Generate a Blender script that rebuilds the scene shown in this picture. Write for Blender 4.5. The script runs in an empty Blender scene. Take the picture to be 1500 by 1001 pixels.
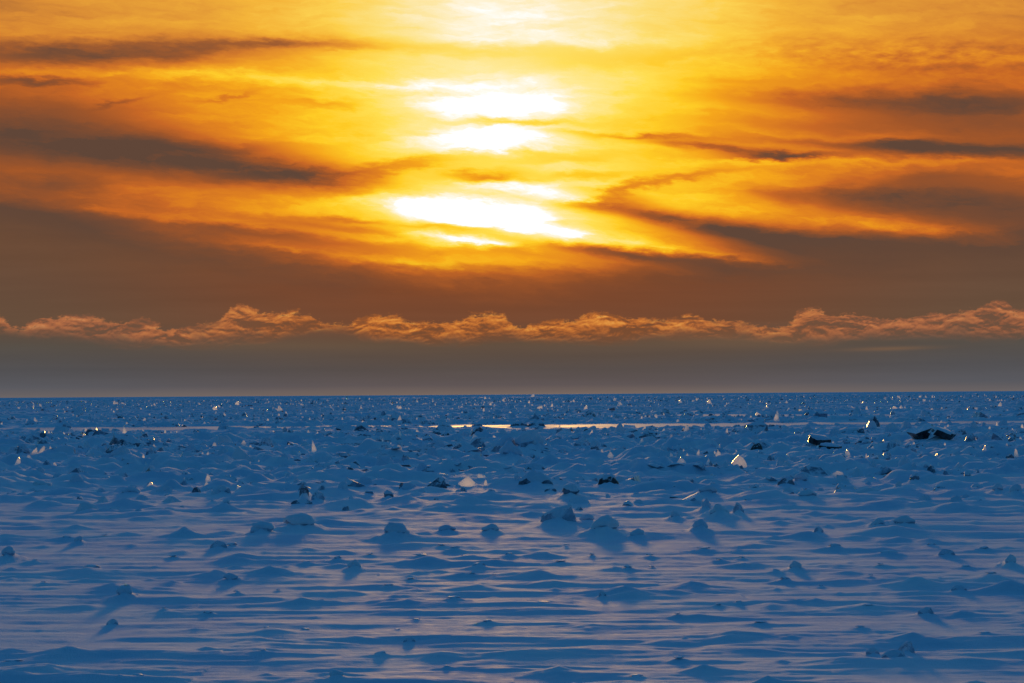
import bpy, math, random
import numpy as np

# ------------------------------------------------------------------ scale of the view
FPX = 4253.0            # focal length in photograph pixels (1500 wide) -> 20 degree field
CAM_H = 4.0             # camera height above the ice
ROLL = math.radians(0.382)
HOR = 577.5             # horizon row in the middle of the photograph
scene = bpy.context.scene

# ------------------------------------------------------------------ camera
cam_d = bpy.data.cameras.new('camera')
cam = bpy.data.objects.new('camera', cam_d)
scene.collection.objects.link(cam)
scene.camera = cam
cam_d.sensor_width = 36.0
cam_d.lens = 36.0 * FPX / 1500.0
cam_d.clip_start = 0.5
cam_d.clip_end = 60000.0
cam.location = (0, 0, CAM_H)
from mathutils import Matrix, Vector, noise as mnoise
pitch = math.atan((HOR - 500.5) / FPX)
cam.rotation_euler = (Matrix.Rotation(math.pi / 2 + pitch, 4, 'X') @ Matrix.Rotation(-ROLL, 4, 'Z')).to_euler()

# ------------------------------------------------------------------ colour management
vs = scene.view_settings
scene.display_settings.display_device = 'sRGB'
vs.view_transform = 'Standard'
vs.look = 'None'
vs.exposure = 0.0
vs.gamma = 1.0
vs.use_curve_mapping = False
scene.cycles.max_bounces = 6
scene.cycles.transparent_max_bounces = 6
scene.cycles.use_denoising = True
scene.cycles.sample_clamp_indirect = 6.0

# ------------------------------------------------------------------ sun
SUN_AZ = math.atan((722 - 750) / FPX)
SUN_EL = math.radians(3.3)
sun_d = bpy.data.lights.new('sun', 'SUN')
sun_d.energy = 1.7
sun_d.angle = math.radians(3.6)      # the disc is veiled: its light comes from the whole glowing gap in the cloud
sun_d.color = (1.0, 0.53, 0.13)
sun = bpy.data.objects.new('sun', sun_d)
scene.collection.objects.link(sun)
sdir = Vector((math.sin(SUN_AZ) * math.cos(SUN_EL), math.cos(SUN_AZ) * math.cos(SUN_EL), math.sin(SUN_EL)))
sun.rotation_euler = sdir.to_track_quat('Z', 'Y').to_euler()
sun.location = (0, 300, 60)

# ------------------------------------------------------------------ node helper
def lin(c):
    r = []
    for v in c:
        v = v / 255.0
        r.append(v / 12.92 if v <= 0.04045 else ((v + 0.055) / 1.055) ** 2.4)
    return tuple(r) + (1.0,)

class NT:
    def __init__(s, tree):
        s.t = tree; s.n = tree.nodes; s.l = tree.links
    def put(s, sock, v):
        if isinstance(v, X): v = v.s
        if isinstance(v, bpy.types.NodeSocket): s.l.new(v, sock)
        else: sock.default_value = v
    def math(s, op, a, b=None, c=None, clamp=False):
        nd = s.n.new('ShaderNodeMath'); nd.operation = op; nd.use_clamp = clamp
        s.put(nd.inputs[0], a)
        if b is not None: s.put(nd.inputs[1], b)
        if c is not None: s.put(nd.inputs[2], c)
        return X(s, nd.outputs[0])
    def smooth(s, v, a, b, o0=0.0, o1=1.0):
        nd = s.n.new('ShaderNodeMapRange'); nd.interpolation_type = 'SMOOTHSTEP'
        for i, q in enumerate((v, a, b, o0, o1)): s.put(nd.inputs[i], q)
        return X(s, nd.outputs[0])
    def comb(s, x, y, z=0.0):
        nd = s.n.new('ShaderNodeCombineXYZ')
        for i, q in enumerate((x, y, z)): s.put(nd.inputs[i], q)
        return nd.outputs[0]
    def noise(s, vec, scale=1.0, detail=4.0, rough=0.5, dist=0.0, dim='3D'):
        nd = s.n.new('ShaderNodeTexNoise'); nd.noise_dimensions = dim
        s.put(nd.inputs['Vector'], vec)
        nd.inputs['Scale'].default_value = scale; nd.inputs['Detail'].default_value = detail
        nd.inputs['Roughness'].default_value = rough; nd.inputs['Distortion'].default_value = dist
        return X(s, nd.outputs['Fac'])
    def curve(s, v, pts, lo, hi, ylo=0.0, yhi=1.0):
        """1-D profile: pts in real units, mapped through a float curve"""
        mr = s.n.new('ShaderNodeMapRange')
        for i, q in enumerate((v, lo, hi, 0.0, 1.0)): s.put(mr.inputs[i], q)
        nd = s.n.new('ShaderNodeFloatCurve'); c = nd.mapping.curves[0]
        P = [((x - lo) / (hi - lo), (y - ylo) / (yhi - ylo)) for x, y in pts]
        c.points[0].location = P[0]; c.points[1].location = P[-1]
        for p in P[1:-1]: c.points.new(*p)
        for p in c.points: p.handle_type = 'AUTO_CLAMPED'
        nd.mapping.update()
        s.put(nd.inputs['Value'], mr.outputs[0])
        return X(s, nd.outputs[0]) * (yhi - ylo) + ylo
    def ramp(s, v, stops):
        nd = s.n.new('ShaderNodeValToRGB'); e = nd.color_ramp.elements
        e[0].position, e[0].color = stops[0][0], lin(stops[0][1])
        e[1].position, e[1].color = stops[-1][0], lin(stops[-1][1])
        for p, c in stops[1:-1]:
            q = e.new(p); q.color = lin(c)
        s.put(nd.inputs[0], v)
        return nd.outputs[0]
    def mix(s, f, a, b, mode='MIX'):
        nd = s.n.new('ShaderNodeMix'); nd.data_type = 'RGBA'; nd.blend_type = mode; nd.clamp_factor = True
        s.put(nd.inputs[0], f); s.put(nd.inputs[6], a); s.put(nd.inputs[7], b)
        return nd.outputs[2]

class X:
    def __init__(s, t, k): s.t = t; s.s = k
    def __add__(s, o): return s.t.math('ADD', s, o)
    __radd__ = __add__
    def __sub__(s, o): return s.t.math('SUBTRACT', s, o)
    def __rsub__(s, o): return s.t.math('SUBTRACT', o, s)
    def __mul__(s, o): return s.t.math('MULTIPLY', s, o)
    __rmul__ = __mul__
    def __truediv__(s, o): return s.t.math('DIVIDE', s, o)

# ------------------------------------------------------------------ world: dusk sky and a sunlit cloud deck
world = bpy.data.worlds.new('World')
scene.world = world
world.use_nodes = True
T = NT(world.node_tree)
for nd in list(T.n): T.n.remove(nd)
tc = T.n.new('ShaderNodeTexCoord')
sx = T.n.new('ShaderNodeSeparateXYZ'); T.l.new(tc.outputs['Generated'], sx.inputs[0])
dx, dy, dz = (X(T, sx.outputs[i]) for i in range(3))
az = T.math('ARCTAN2', dx, dy)
el = T.math('ARCSINE', dz)
U0 = az * FPX + 750.0            # tenths of arc minutes along the horizon ...
V0 = HOR - el * FPX              # ... and down from the zenith; horizon = 577.5
dv_of = lambda x, y: y + 0.00667 * x - 4.5

# large slow warp, small wispy warp
n1 = T.noise(T.comb(U0 / 420, V0 / 130, 3.1), 1, 3, 0.5)
n2 = T.noise(T.comb(U0 / 130, V0 / 34, 9.7), 1, 5, 0.6)
n3 = T.noise(T.comb((U0 - V0 * 1.6) / 46, (V0 + U0 * .05) / 15, 6.1), 1, 5, 0.65)
U = U0 + (n1 - 0.5) * 90 + (n2 - 0.5) * 90 + (n3 - 0.5) * 50
V = V0 + (n1 - 0.5) * 30 + (n2 - 0.5) * 30 + (n3 - 0.5) * 20
# sheared, stretched cirrus texture (fans out from the sun)
fan = (U0 - 735) * (V0 - 60) * 0.00012
fb = T.noise(T.comb(U / 210, (V - fan) / 26, 1.3), 1, 7, 0.62)
fb2 = T.noise(T.comb(U / 62, (V - fan * 1.2) / 15, 5.3), 1, 6, 0.64)

base = T.curve(U0, [(-600, .12), (-300, .26), (0, .39), (200, .48), (380, .61), (520, .76), (620, .89), (735, .94), (860, .89), (980, .77), (1180, .57), (1350, .46), (1500, .40), (1800, .26), (2100, .12)], -600, 2100)
vert = T.curve(V, [(-700, -.35), (-300, -.12), (0, -.035), (60, .0), (120, .0), (200, -.06), (300, -.08), (380, -.22), (420, -.34), (500, -.4)], -700, 500, -.5, .5)
Lm = base + vert

def streak(x, y, a, b, slope, amp, pw=1.0, uu=None, vv=None):
    y = dv_of(x, y)
    uu = uu or U; vv = vv or V
    du = uu - x
    p = du / a
    q = (vv - y - du * slope) / b
    e = T.math('MULTIPLY_ADD', p, p, q * q)
    g = T.math('EXPONENT', e * -1.0)
    return g * amp

dark = [
 # x, y, half width, half height, slope, amount
 (330, 72, 190, 17, -.03, .32), (100, 84, 150, 13, -.01, .26), (440, 66, 80, 7, .06, .16), (230, 92, 260, 16, .0, .16),
 (60, 126, 90, 6, .0, .28), (60, 160, 160, 22, .04, .16), (185, 155, 45, 4, -.1, .14), (345, 145, 28, 4, -.25, .16), (480, 152, 50, 6, .0, .14),
 (60, 210, 210, 36, .06, .30), (280, 236, 215, 30, .13, .42), (450, 258, 115, 20, .1, .38), (600, 243, 80, 9, -.12, .26), (710, 258, 60, 13, .0, .42),
 (90, 272, 70, 10, .0, .18), (60, 320, 140, 26, .1, .18),(300, 215, 160, 12, .0, .10),
 (520, 326, 70, 5, .05, .22), (690, 340, 90, 4, .06, .20),(600, 350, 200, 7, .13, .25), (400, 345, 180, 7, .12, .20),
 (930, 198, 110, 4, .06, .32), (1050, 216, 100, 6, .10, .46), (1140, 228, 80, 4, .02, .40), (1230, 212, 200, 9, .08, .22), (1450, 226, 150, 13, .03, .40), (1330, 218, 60, 8, .02, .25),
 (1400, 156, 190, 20, .02, .38), (1250, 150, 170, 14, .04, .18), (1130, 140, 150, 14, .0, .10), (1180, 182, 160, 14, .03, .16),
 (930, 275, 70, 9, -.25, .30), (890, 296, 60, 12, .0, .36), (960, 316, 90, 11, .16, .36), (1080, 340, 130, 13, .16, .42), (1220, 362, 150, 16, .12, .34),
 (1400, 300, 170, 26, .10, .38), (1250, 292, 90, 16, .1, .24), (1140, 285, 40, 9, .1, .16), (1440, 190, 140, 18, .03, .16), (1380, 265, 90, 10, .05, .12),
 (900, 372, 180, 7, .12, .36), (1020, 252, 60, 6, -.1, .14), (1350, 110, 160, 10, .02, .08), (1080, 120, 110, 8, .0, .10), (770, 128, 90, 5, .0, .04),
 (640, 70, 260, 9, .02, .14), (860, 88, 190, 18, .0, .14), (760, 178, 80, 4, .02, .26), (820, 230, 120, 10, .0, .14), (850, 258, 80, 7, -.05, .18),
]
bright = [
 (765, 22, 330, 30, .0, .02), (722, 152, 110, 20, .01, .20), (715, 202, 100, 18, .0, .26), (708, 315, 110, 20, .06, .42), (690, 356, 110, 7, .06, .42),
 (740, 270, 90, 10, .0, .22), (560, 215, 70, 14, .0, .04),
 (330, 118, 330, 7, .02, .13), (520, 300, 140, 10, .0, .12), (860, 348, 170, 10, .12, .26), (1020, 372, 120, 7, .10, .2), (470, 372, 180, 5, .12, .12),
 (820, 286, 60, 8, .1, .22), (1290, 240, 260, 5, .03, .10), (1330, 336, 170, 12, .10, .22), (1130, 262, 130, 12, .08, .05), (250, 322, 220, 8, .12, .12),
 (920, 60, 120, 16, .0, .05), (650, 385, 220, 9, .02, .10), (460, 200, 90, 30, .1, .05),
]
dsum = None
for d in dark:
    g = streak(*d); dsum = g if dsum is None else dsum + g
bsum = None
for d in bright:
    g = streak(*d); bsum = g if bsum is None else bsum + g
texture = (fb - 0.5)
wisp = T.smooth(fb * .55 + fb2 * .45, .36, .60)
edge = T.curve(U0, [(-600, 290), (0, 330), (120, 350), (260, 372), (400, 396), (560, 416), (750, 424), (900, 414), (1050, 404), (1200, 396), (1350, 394), (1500, 392), (2100, 340)], -600, 2100, 200, 500)
L = Lm + bsum * (0.42 + fb2 * 1.1) - dsum * (0.56 + 0.52 * wisp) * 0.94 - T.smooth(V - edge, -95, 24) * .36 + (texture * 0.30 + (fb2 - 0.5) * 0.20) * T.smooth(T.math('ABSOLUTE', U0 - 735), 60, 500, .75, 1.0)
# fine mackerel ripples, high right
rip = T.noise(T.comb((U0 + V0 * 1.2) / 26, (V0 - U0 * .12) / 9, 2.2), 1, 3, .55)
ripm = streak(1340, 88, 230, 26, .05, .42, uu=U0, vv=V0)
L = L - (rip - 0.42) * ripm
# deck colours
deck = T.ramp(L, [(0.0, (96, 70, 56)), (.14, (124, 76, 50)), (.26, (160, 86, 42)), (.37, (200, 104, 38)), (.48, (226, 132, 32)), (.59, (246, 166, 28)), (.70, (255, 204, 38)), (.80, (255, 222, 80)), (.90, (255, 234, 150)), (.97, (255, 246, 226)), (1.0, (255, 255, 255))])
pale = T.ramp(L, [(0.0, (110, 76, 60)), (.24, (168, 104, 56)), (.4, (222, 150, 58)), (.58, (244, 186, 66)), (.70, (252, 210, 90)), (.82, (252, 224, 140)), (.92, (254, 240, 206)), (1.0, (255, 255, 255))])
deck = T.mix(T.smooth(V0, 130, 10, 0, .75), deck, pale)

# lower sky: shaded air under the deck
low_c = T.ramp((V0 - 380) / 200, [(0.0, (132, 74, 40)), (.22, (126, 72, 44)), (.45, (122, 76, 52)), (.62, (100, 80, 64)), (.8, (90, 80, 76)), (.92, (98, 88, 88)), (1.0, (124, 108, 100))])
low_s = T.ramp((V0 - 340) / 240, [(0.0, (112, 78, 56)), (.3, (106, 78, 60)), (.55, (104, 80, 62)), (.68, (88, 80, 72)), (.82, (84, 82, 84)), (.93, (92, 92, 98)), (1.0, (112, 104, 104))])
sidef = T.smooth(T.math('ABSOLUTE', U0 - 740), 120, 760)
low = T.mix(sidef, low_c, low_s)
vein = T.noise(T.comb(U0 / 300, V0 / 16, 7.7), 1, 4, .5)
low = T.mix(1.0, low, T.ramp(vein, [(0.25, (243, 243, 243)), (.75, (255, 255, 255))]), 'MULTIPLY')
em = T.smooth(V + (fb - .5) * 30 - edge, -44, 34)
sky = T.mix(em, deck, low)

# low cumulus bank
top_pts = [(-600,470),(-80,470),(0, 464), (30, 478), (60, 468), (100, 463), (150, 465), (180, 472), (210, 469), (240, 480), (262, 480), (300, 473), (330, 461), (358, 447), (380, 456), (412, 458), (445, 455), (462, 469), (500, 473), (530, 468), (560, 462), (590, 467), (620, 473), (650, 470), (680, 466), (720, 459), (745, 465), (772, 477), (800, 473), (840, 468), (880, 459), (910, 466), (940, 464), (980, 470), (1010, 462), (1040, 467), (1080, 468), (1105, 474), (1132, 480), (1160, 470), (1195, 451), (1220, 460), (1250, 458), (1290, 468), (1340, 463), (1400, 458), (1440, 450), (1465, 443), (1480, 457), (1520, 454),(1600,466),(2100,470)]
bot_pts = [(-600,484),(0, 482), (40, 491), (80, 491), (140, 495), (200, 504), (238, 502), (250, 503), (300, 503), (350, 500), (400, 495), (455, 483), (500, 481), (530, 492), (600, 498), (680, 499), (730, 492), (780, 496), (860, 497), (940, 493), (1040, 490), (1120, 496), (1180, 498), (1210, 500), (1250, 495), (1340, 490), (1400, 492), (1500, 492),(2100,486)]
fx = lambda P: [(x, dv_of(x, y)) for x, y in P]
topc = T.curve(U0, fx(top_pts), -600, 2100, 430, 520)
botc = T.curve(U0, fx(bot_pts), -600, 2100, 430, 520)
wp = (T.noise(T.comb(U0 / 60, V0 / 30, 2.4), 1, 3, .5) - .5) * 34
cw = T.comb((U0 + V0 * 1.1 + wp) / 44, (V0 + .5 * wp - 0.10 * U0) / 17, 4.4)
cn = T.noise(cw, 1, 7, .60, .25)
cn_s = T.noise(T.comb((U0 + V0 * 1.1 + wp - 2.0) / 44, (V0 + .5 * wp - 0.10 * U0 - 3.2) / 17, 4.4), 1, 7, .60, .25)
cfine = T.noise(T.comb((U0 + V0) / 8, (V0 - .3 * U0) / 5, 8.4), 1, 4, .6)
dt = V0 - topc + 1.5 + (cn - .5) * 40 + (cfine - .5) * 14
db = botc - V0 + (cn - .5) * 34 + 1
cov = T.smooth(dt, 0, 6) * T.smooth(db, -10, 14) * T.smooth(T.noise(T.comb(U0 / 90, V0 / 40, 12.4), 1, 4, .6), .28, .46, .45, 1)
relief = (cn_s - cn) * 9.0
hgt = T.smooth(dt, 2, 30, 1.0, 0.0)
cb = 0.34 + relief * 0.26 + hgt * 0.30 + (cfine - .5) * 0.30 - T.smooth(cn, .48, .62) * .34
cum_c = T.ramp(cb, [(0.0, (122, 76, 48)), (.3, (154, 88, 46)), (.55, (196, 112, 50)), (.8, (226, 142, 60)), (1.0, (240, 172, 84))])
cum_s = T.ramp(cb, [(0.0, (110, 80, 62)), (.3, (140, 88, 62)), (.55, (172, 104, 68)), (.8, (192, 118, 72)), (1.0, (208, 136, 86))])
cum = T.mix(T.smooth(T.math('ABSOLUTE', U0 - 720), 150, 600), cum_c, cum_s)
skyc = T.mix(cov * .9, sky, cum)
lw = streak(1300, 511, 60, 3.0, -.02, .5, uu=U0, vv=V0) + streak(1090, 500, 120, 12, .02, .25, uu=U0, vv=V0) + streak(400, 506, 160, 8, .0, .15, uu=U0, vv=V0)
skyc = T.mix(lw, skyc, lin((132, 98, 70)))

# clear dusk sky above, beside and behind the cloud deck
nish = T.n.new('ShaderNodeTexSky'); nish.sky_type = 'NISHITA'; nish.sun_disc = False
nish.sun_elevation = SUN_EL; nish.sun_rotation = SUN_AZ
nish.air_density = 1.0; nish.dust_density = 0.6; nish.ozone_density = 5.0
world.cycles.sampling_method = 'MANUAL'; world.cycles.sample_map_resolution = 512
dusk = T.mix(1.0, nish.outputs[0], (1.70, 2.30, 1.86, 1), 'MULTIPLY')
ang = T.math('SQRT', T.math('POWER', (U0 - 735) / 1.0, 2.0) + T.math('POWER', (V0 - 350) / .8, 2.0))
wdeck = T.smooth(ang, 900, 1900, 1.0, 0.0)
dusk = T.mix(1.0, dusk, T.ramp(T.smooth(dz, 0.0, .8) * .8 + T.smooth(dy, -.4, .7) * .5, [(0.0, (138, 136, 142)), (1.0, (255, 255, 255))]), 'MULTIPLY')   # earth's shadow low opposite the sun
bg1 = T.n.new('ShaderNodeBackground'); T.put(bg1.inputs[0], dusk); bg1.inputs[1].default_value = 0.15
bg2 = T.n.new('ShaderNodeBackground'); T.put(bg2.inputs[0], skyc); T.put(bg2.inputs[1], T.smooth(L, .9, 1.3, 1.0, 1.3))
ms = T.n.new('ShaderNodeMixShader'); T.put(ms.inputs[0], wdeck); T.l.new(bg1.outputs[0], ms.inputs[1]); T.l.new(bg2.outputs[0], ms.inputs[2])
wo = T.n.new('ShaderNodeOutputWorld'); T.l.new(ms.outputs[0], wo.inputs[0])

# ------------------------------------------------------------------ noise and terrain height
SEED = 11
def hash2(ix, iy, k):
    h = (ix.astype(np.int64) * 374761393 + iy.astype(np.int64) * 668265263 + k * 2147483647 + SEED * 97) & 0xffffffff
    h = ((h ^ (h >> 13)) * 1274126177) & 0xffffffff
    h = (h ^ (h >> 16)) & 0xffffffff
    return h / 4294967295.0
def vnoise(x, y, k):
    ix = np.floor(x); iy = np.floor(y); fx_ = x - ix; fy_ = y - iy
    u = fx_ * fx_ * fx_ * (fx_ * (fx_ * 6 - 15) + 10); v = fy_ * fy_ * fy_ * (fy_ * (fy_ * 6 - 15) + 10)
    def g(ax, ay, px, py):
        a = hash2(ax, ay, k) * 2 * np.pi
        return np.cos(a) * px + np.sin(a) * py
    a = g(ix, iy, fx_, fy_); b = g(ix + 1, iy, fx_ - 1, fy_)
    c = g(ix, iy + 1, fx_, fy_ - 1); d = g(ix + 1, iy + 1, fx_ - 1, fy_ - 1)
    return ((a * (1 - u) + b * u) * (1 - v) + (c * (1 - u) + d * u) * v) * 1.5     # about -1..1
def fbm(x, y, k, n=4, r=0.5):
    s = 0; a = 1.0
    for i in range(n):
        s = s + vnoise(x, y, k + i) * a
        x = x * 2.03 + 3.1; y = y * 2.03 + 1.7; a *= r
    return s
def sst(x, a, b):
    t = np.clip((x - a) / (b - a), 0, 1)
    return t * t * (3 - 2 * t)

def ground_at(px, py):
    """photograph pixel on the level ice -> world x, y"""
    hor = 582 - 0.00667 * px
    d = CAM_H * FPX / max(py - hor, 1.0)
    return (px - 750) / FPX * d, d

# things and humps seen in the photograph: (x, base y, width, height) in its pixels
# D dome block, B angular block, S dark slab, P small lump on a drift, G glowing clear shard, M snow mound only
FEAT = []
def F(kind, x, y, w, h, label=None, **kw):
    X0, Y0 = ground_at(x, y)
    m = Y0 / FPX
    FEAT.append(dict(kind=kind, x=X0, y=Y0, w=w * m, h=h * m, label=label, px=x, py=y, **kw))

# --- near field
F('D', 180, 880, 31, 17, 'smooth dome of snow-crusted ice standing alone at lower left', tail=1)
F('D', 337, 854, 30, 10, 'low rounded ice lump between the lone dome and the pointed drift', tail=1)
F('D', 517, 837, 27, 13, 'grey snow-covered boulder of ice at left of centre on flat snow', tail=1)
F('D', 1163, 838, 24, 12, 'round snow-crusted ice lump right of centre with small lump at its left', tail=1)
F('D', 1478, 832, 21, 14, 'dark helmet-shaped ice lump close to the right edge', tail=0)
F('D', 1024, 784, 30, 19, 'tall rounded ice boulder standing clear on the smooth snow right of centre', tail=1)
F('D', 437, 782, 62, 22, 'broad snow-domed ice boulder on the long drift left of centre', tail=1)
F('D', 382, 788, 46, 17, 'low lumpy block at the left end of the long drift', tail=1)
F('D', 578, 792, 48, 20, 'steep snow dome between the broad boulder and the centre of the ice', tail=1)
F('D', 653, 782, 34, 10, 'flat-topped snow dome just right of the steep snow dome', tail=1)
F('D', 717, 784, 34, 12, 'knobbly snow lump beside the centre streak of smooth snow', tail=1)
F('D', 884, 788, 54, 24, 'large conical snow-clad boulder right of the leaning wedge', tail=1)
F('D', 932, 790, 28, 12, 'smaller cone leaning on the right skirt of the conical boulder', tail=1)
F('B', 816, 772, 58, 26, 'leaning wedge of ice with a steep right face in mid ice field', tail=1, lean=1)
F('D', 858, 769, 28, 11, 'small dome touching the steep face of the leaning wedge', tail=1)
F('D', 10, 822, 26, 15, 'cut-off boulder of grey ice at the left edge', tail=0)
F('D', 113, 798, 16, 10, 'small snow knob sitting on the left drift', tail=1)
F('B', 318, 806, 28, 12, 'pointed ice lump, left one of a pair on the drift', tail=1)
F('P', 338, 803, 28, 8, 'flatter ice lump, right one of a pair on the drift', tail=1)
F('B', 162, 918, 20, 9, 'small tilted ice tooth with a tail of snow near the lower left', tail=1)
F('B', 1353, 903, 26, 11, 'sharp-edged ice chunk with a long tail of snow at lower right', tail=1)
F('B', 880, 877, 13, 9, 'tiny upright ice tooth right of the long central drift', tail=1)
F('B', 597, 942, 20, 8, 'little peaked ice lump low in the middle left foreground', tail=1)
F('B', 1325, 962, 26, 17, 'highest knob of the rough pile near the bottom right', tail=1)
F('B', 1275, 962, 22, 10, 'left knob of the rough pile near the bottom right', tail=1)
F('B', 1306, 968, 40, 13, 'front lump of the rough pile near the bottom right', tail=1)
F('B', 1197, 783, 16, 10, 'small block with a thin ice spike below the right mounds', tail=0)
F('D', 1285, 775, 28, 12, 'rimmed snow dome on the left of the wide right-hand mound', tail=1)
F('D', 1322, 775, 42, 15, 'fuller snow dome on the right of the wide right-hand mound', tail=1)
F('D', 490, 999, 28, 12, 'snow dome cut by the bottom edge of the view', tail=1)
F('B', 1402, 869, 27, 9, 'rough ice chunk with a little shelf at far right foreground', tail=1)
F('B', 1385, 816, 27, 9, 'notched ice peak among the drifts at right', tail=1)
# --- small lumps poking from drifts (near field)
for p in [(62,858,14,5),(345,873,24,7),(238,897,16,6),(303,901,24,6),(445,927,24,6),(388,929,16,5),(382,961,30,6),(200,992,40,6),(17,971,50,5),
          (493,825,22,9),(645,802,20,5),(665,809,30,8),(540,816,20,5),(615,819,36,7),(680,818,26,4),(745,818,26,8),(725,826,26,7),(700,834,48,9),(820,826,34,5),
          (828,802,16,5),(865,817,16,6),(950,818,20,6),(918,839,20,9),(953,834,14,5),(568,863,34,7),(663,885,44,10),(795,885,46,4),(712,916,30,7),
          (607,911,26,4),(555,962,28,7),(652,981,20,5),(930,995,40,7),(990,906,20,7),(992,971,26,8),(580,924,20,3),(1222,807,42,10),(1363,802,26,6),
          (1440,808,28,7),(1302,815,46,8),(1135,842,26,7),(1053,824,28,6),(1030,809,36,6),(1288,832,20,6),(1413,833,24,5),(1148,855,28,9),
          (1452,866,18,6),(1273,850,16,6),(1080,886,20,6),(1050,889,20,5),(1113,917,34,6),(1440,934,30,6),(1157,937,24,4),(1270,893,34,4),(1165,884,30,4),
          (97,792,30,6),(152,787,16,4),(133,838,40,10),(50,826,16,5),(1257,924,26,6),(1085,820,18,5),(390,838,14,3),(252,820,20,6),(1000,939,18,3),
          (470,885,14,4),(447,828,24,5),(1362,902,14,5),(600,850,20,4),(690,846,14,5),(722,847,12,4),(1200,860,14,4),(1450,846,30,6),(405,868,12,4),(8,990,30,4)]:
    F('P', *p, tail=1)
for p in [(267,789,80,15),(120,842,150,9),(750,890,240,6),(400,792,240,10),(1310,785,190,14),(1130,892,150,6),(900,838,60,7),(1320,972,170,9),(600,800,120,6),(1240,842,60,5),(1100,802,80,6)]:
    F('M', *p, tail=1)

# --- middle field
F('B', 186, 661, 58, 27, 'heap of broken grey slabs standing tallest in the left rubble', cap=0, dark=.5)
F('B', 168, 668, 30, 18, 'split slab leaning against the left heap', cap=0, dark=.5)
F('D', 177, 676, 34, 18, 'bright snow-capped block in front of the tallest left heap')
F('B', 221, 672, 16, 16, 'thin pointed fin of ice right of the left heap')
F('B', 388, 659, 24, 17, 'upright pale slab in the left half of the rubble')
F('B', 444, 736, 17, 26, 'narrow dark grey boulder standing upright left of centre', cap=0, dark=.75)
F('B', 440, 741, 34, 8, 'dark foot of broken ice under the narrow boulder', cap=0, dark=.7)
F('B', 464, 737, 22, 14, 'pale block right behind the narrow dark boulder')
F('B', 890, 715, 34, 17, 'jagged near-black boulder on the smooth snow right of centre', cap=.3, dark=1)
F('B', 783, 717, 56, 20, 'lumpy grey ice mound with small rubble in the centre', dark=.3)
F('B', 805, 722, 20, 8, 'dark lump on the right foot of the grey mound', cap=0, dark=.8)
F('D', 835, 735, 34, 18, 'rounded block with scooped face beneath the grey mound', dark=.4)
F('D', 568, 734, 20, 12, 'half-buried boulder with dark left face at centre left', dark=.4)
F('B', 587, 720, 9, 11, 'small upright dark stub of ice at centre left', cap=0, dark=.7)
F('D', 988, 762, 18, 11, 'lone knob of snow on the smooth patch at centre right')
F('D', 1339, 711, 19, 14, 'ball-like grey boulder resting on top of the snow at right', dark=.5)
F('B', 1150, 714, 28, 13, 'dark cracked boulder, left half of a pair at right of centre', cap=.4, dark=.7)
F('D', 1171, 712, 26, 14, 'snow-clad boulder, right half of a pair at right of centre')
F('D', 1315, 716, 13, 9, 'little rounded block left below the ball-like boulder')
F('D', 1460, 725, 22, 12, 'rounded block, left of two at the right edge')
F('D', 1487, 728, 24, 14, 'rounded block, right of two at the right edge')
F('D', 1035, 729, 36, 13, 'low broad dome in front of the peach wedge')
F('D', 1033, 753, 17, 17, 'upright knob at the left of the triple group')
F('D', 1052, 761, 38, 18, 'broad front dome of the triple group')
F('B', 1080, 756, 18, 17, 'pointed block at the right of the triple group')
F('D', 1180, 733, 38, 11, 'smooth snow hump below the cracked boulder pair')
F('B', 1356, 650, 48, 24, 'big dark slab leaning up to the right, left half of the tent', cap=0, dark=1, slab=1, rot=.55)
F('B', 1376, 651, 46, 21, 'big dark slab falling to the right, right half of the tent', cap=.2, dark=1, slab=1, rot=-.45)
F('D', 1365, 657, 38, 8, 'snow heap filling the front of the slab tent')
F('B', 1197, 658, 38, 18, 'long dark slab sloping down at right, upper end', cap=.25, dark=1, slab=1, rot=-.25)
F('B', 1214, 660, 34, 10, 'lower broken end of the long sloping dark slab', cap=.4, dark=.9, slab=1, rot=-.2)
F('B', 1107, 661, 18, 11, 'small black block alone between the centre and the sloping slab', cap=0, dark=1)
F('B', 1019, 650, 15, 5, 'thin black sliver of ice right of centre', cap=0, dark=1)
F('B', 1480, 645, 16, 11, 'dark upright block near the right edge', cap=0, dark=.8)
F('B', 1404, 640, 24, 10, 'grey slab on edge behind the tent', dark=.5)
F('B', 1240, 636, 46, 9, 'row of low slabs standing behind the sloping slab', dark=.6)
F('B', 1318, 649, 20, 6, 'low dark shelf of ice left of the slab tent', dark=.7)
F('B', 1443, 643, 14, 5, 'flat dark plate right of the slab tent', cap=0, dark=.9)
F('B', 1458, 677, 16, 5, 'flat dark plate lying at the right in smooth snow', cap=0, dark=.9)
F('B', 1413, 662, 14, 4, 'small dark plate below the slab tent', cap=0, dark=.9)
F('B', 738, 668, 40, 28, 'left peak of the twin snow mounds in the centre')
F('D', 776, 668, 54, 28, 'right dome of the twin snow mounds in the centre')
F('D', 746, 678, 44, 22, 'front skirt block of the twin snow mounds')
F('B', 782, 690, 32, 13, 'flat slab with a pale edge below the twin mounds', dark=.3)
F('B', 777, 675, 16, 8, 'small dark-footed block between the slab and the twin mounds', dark=.6)
F('B', 760, 667, 10, 8, 'dark notch block between the twin mounds', cap=0, dark=.8)
F('B', 536, 638, 20, 6, 'dark-sided slab, first of three left of the twin mounds', dark=.8)
F('B', 627, 642, 18, 6, 'dark-sided slab, second of three left of the twin mounds', cap=.3, dark=1)
F('B', 652, 639, 14, 5, 'dark-sided slab, third of three left of the twin mounds', cap=.3, dark=1)
F('B', 682, 638, 18, 5, 'low dark slab just beyond the peach-topped block', cap=.3, dark=.9)
F('B', 816, 649, 12, 9, 'small dark tooth right of the twin mounds', cap=0, dark=.8)
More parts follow.
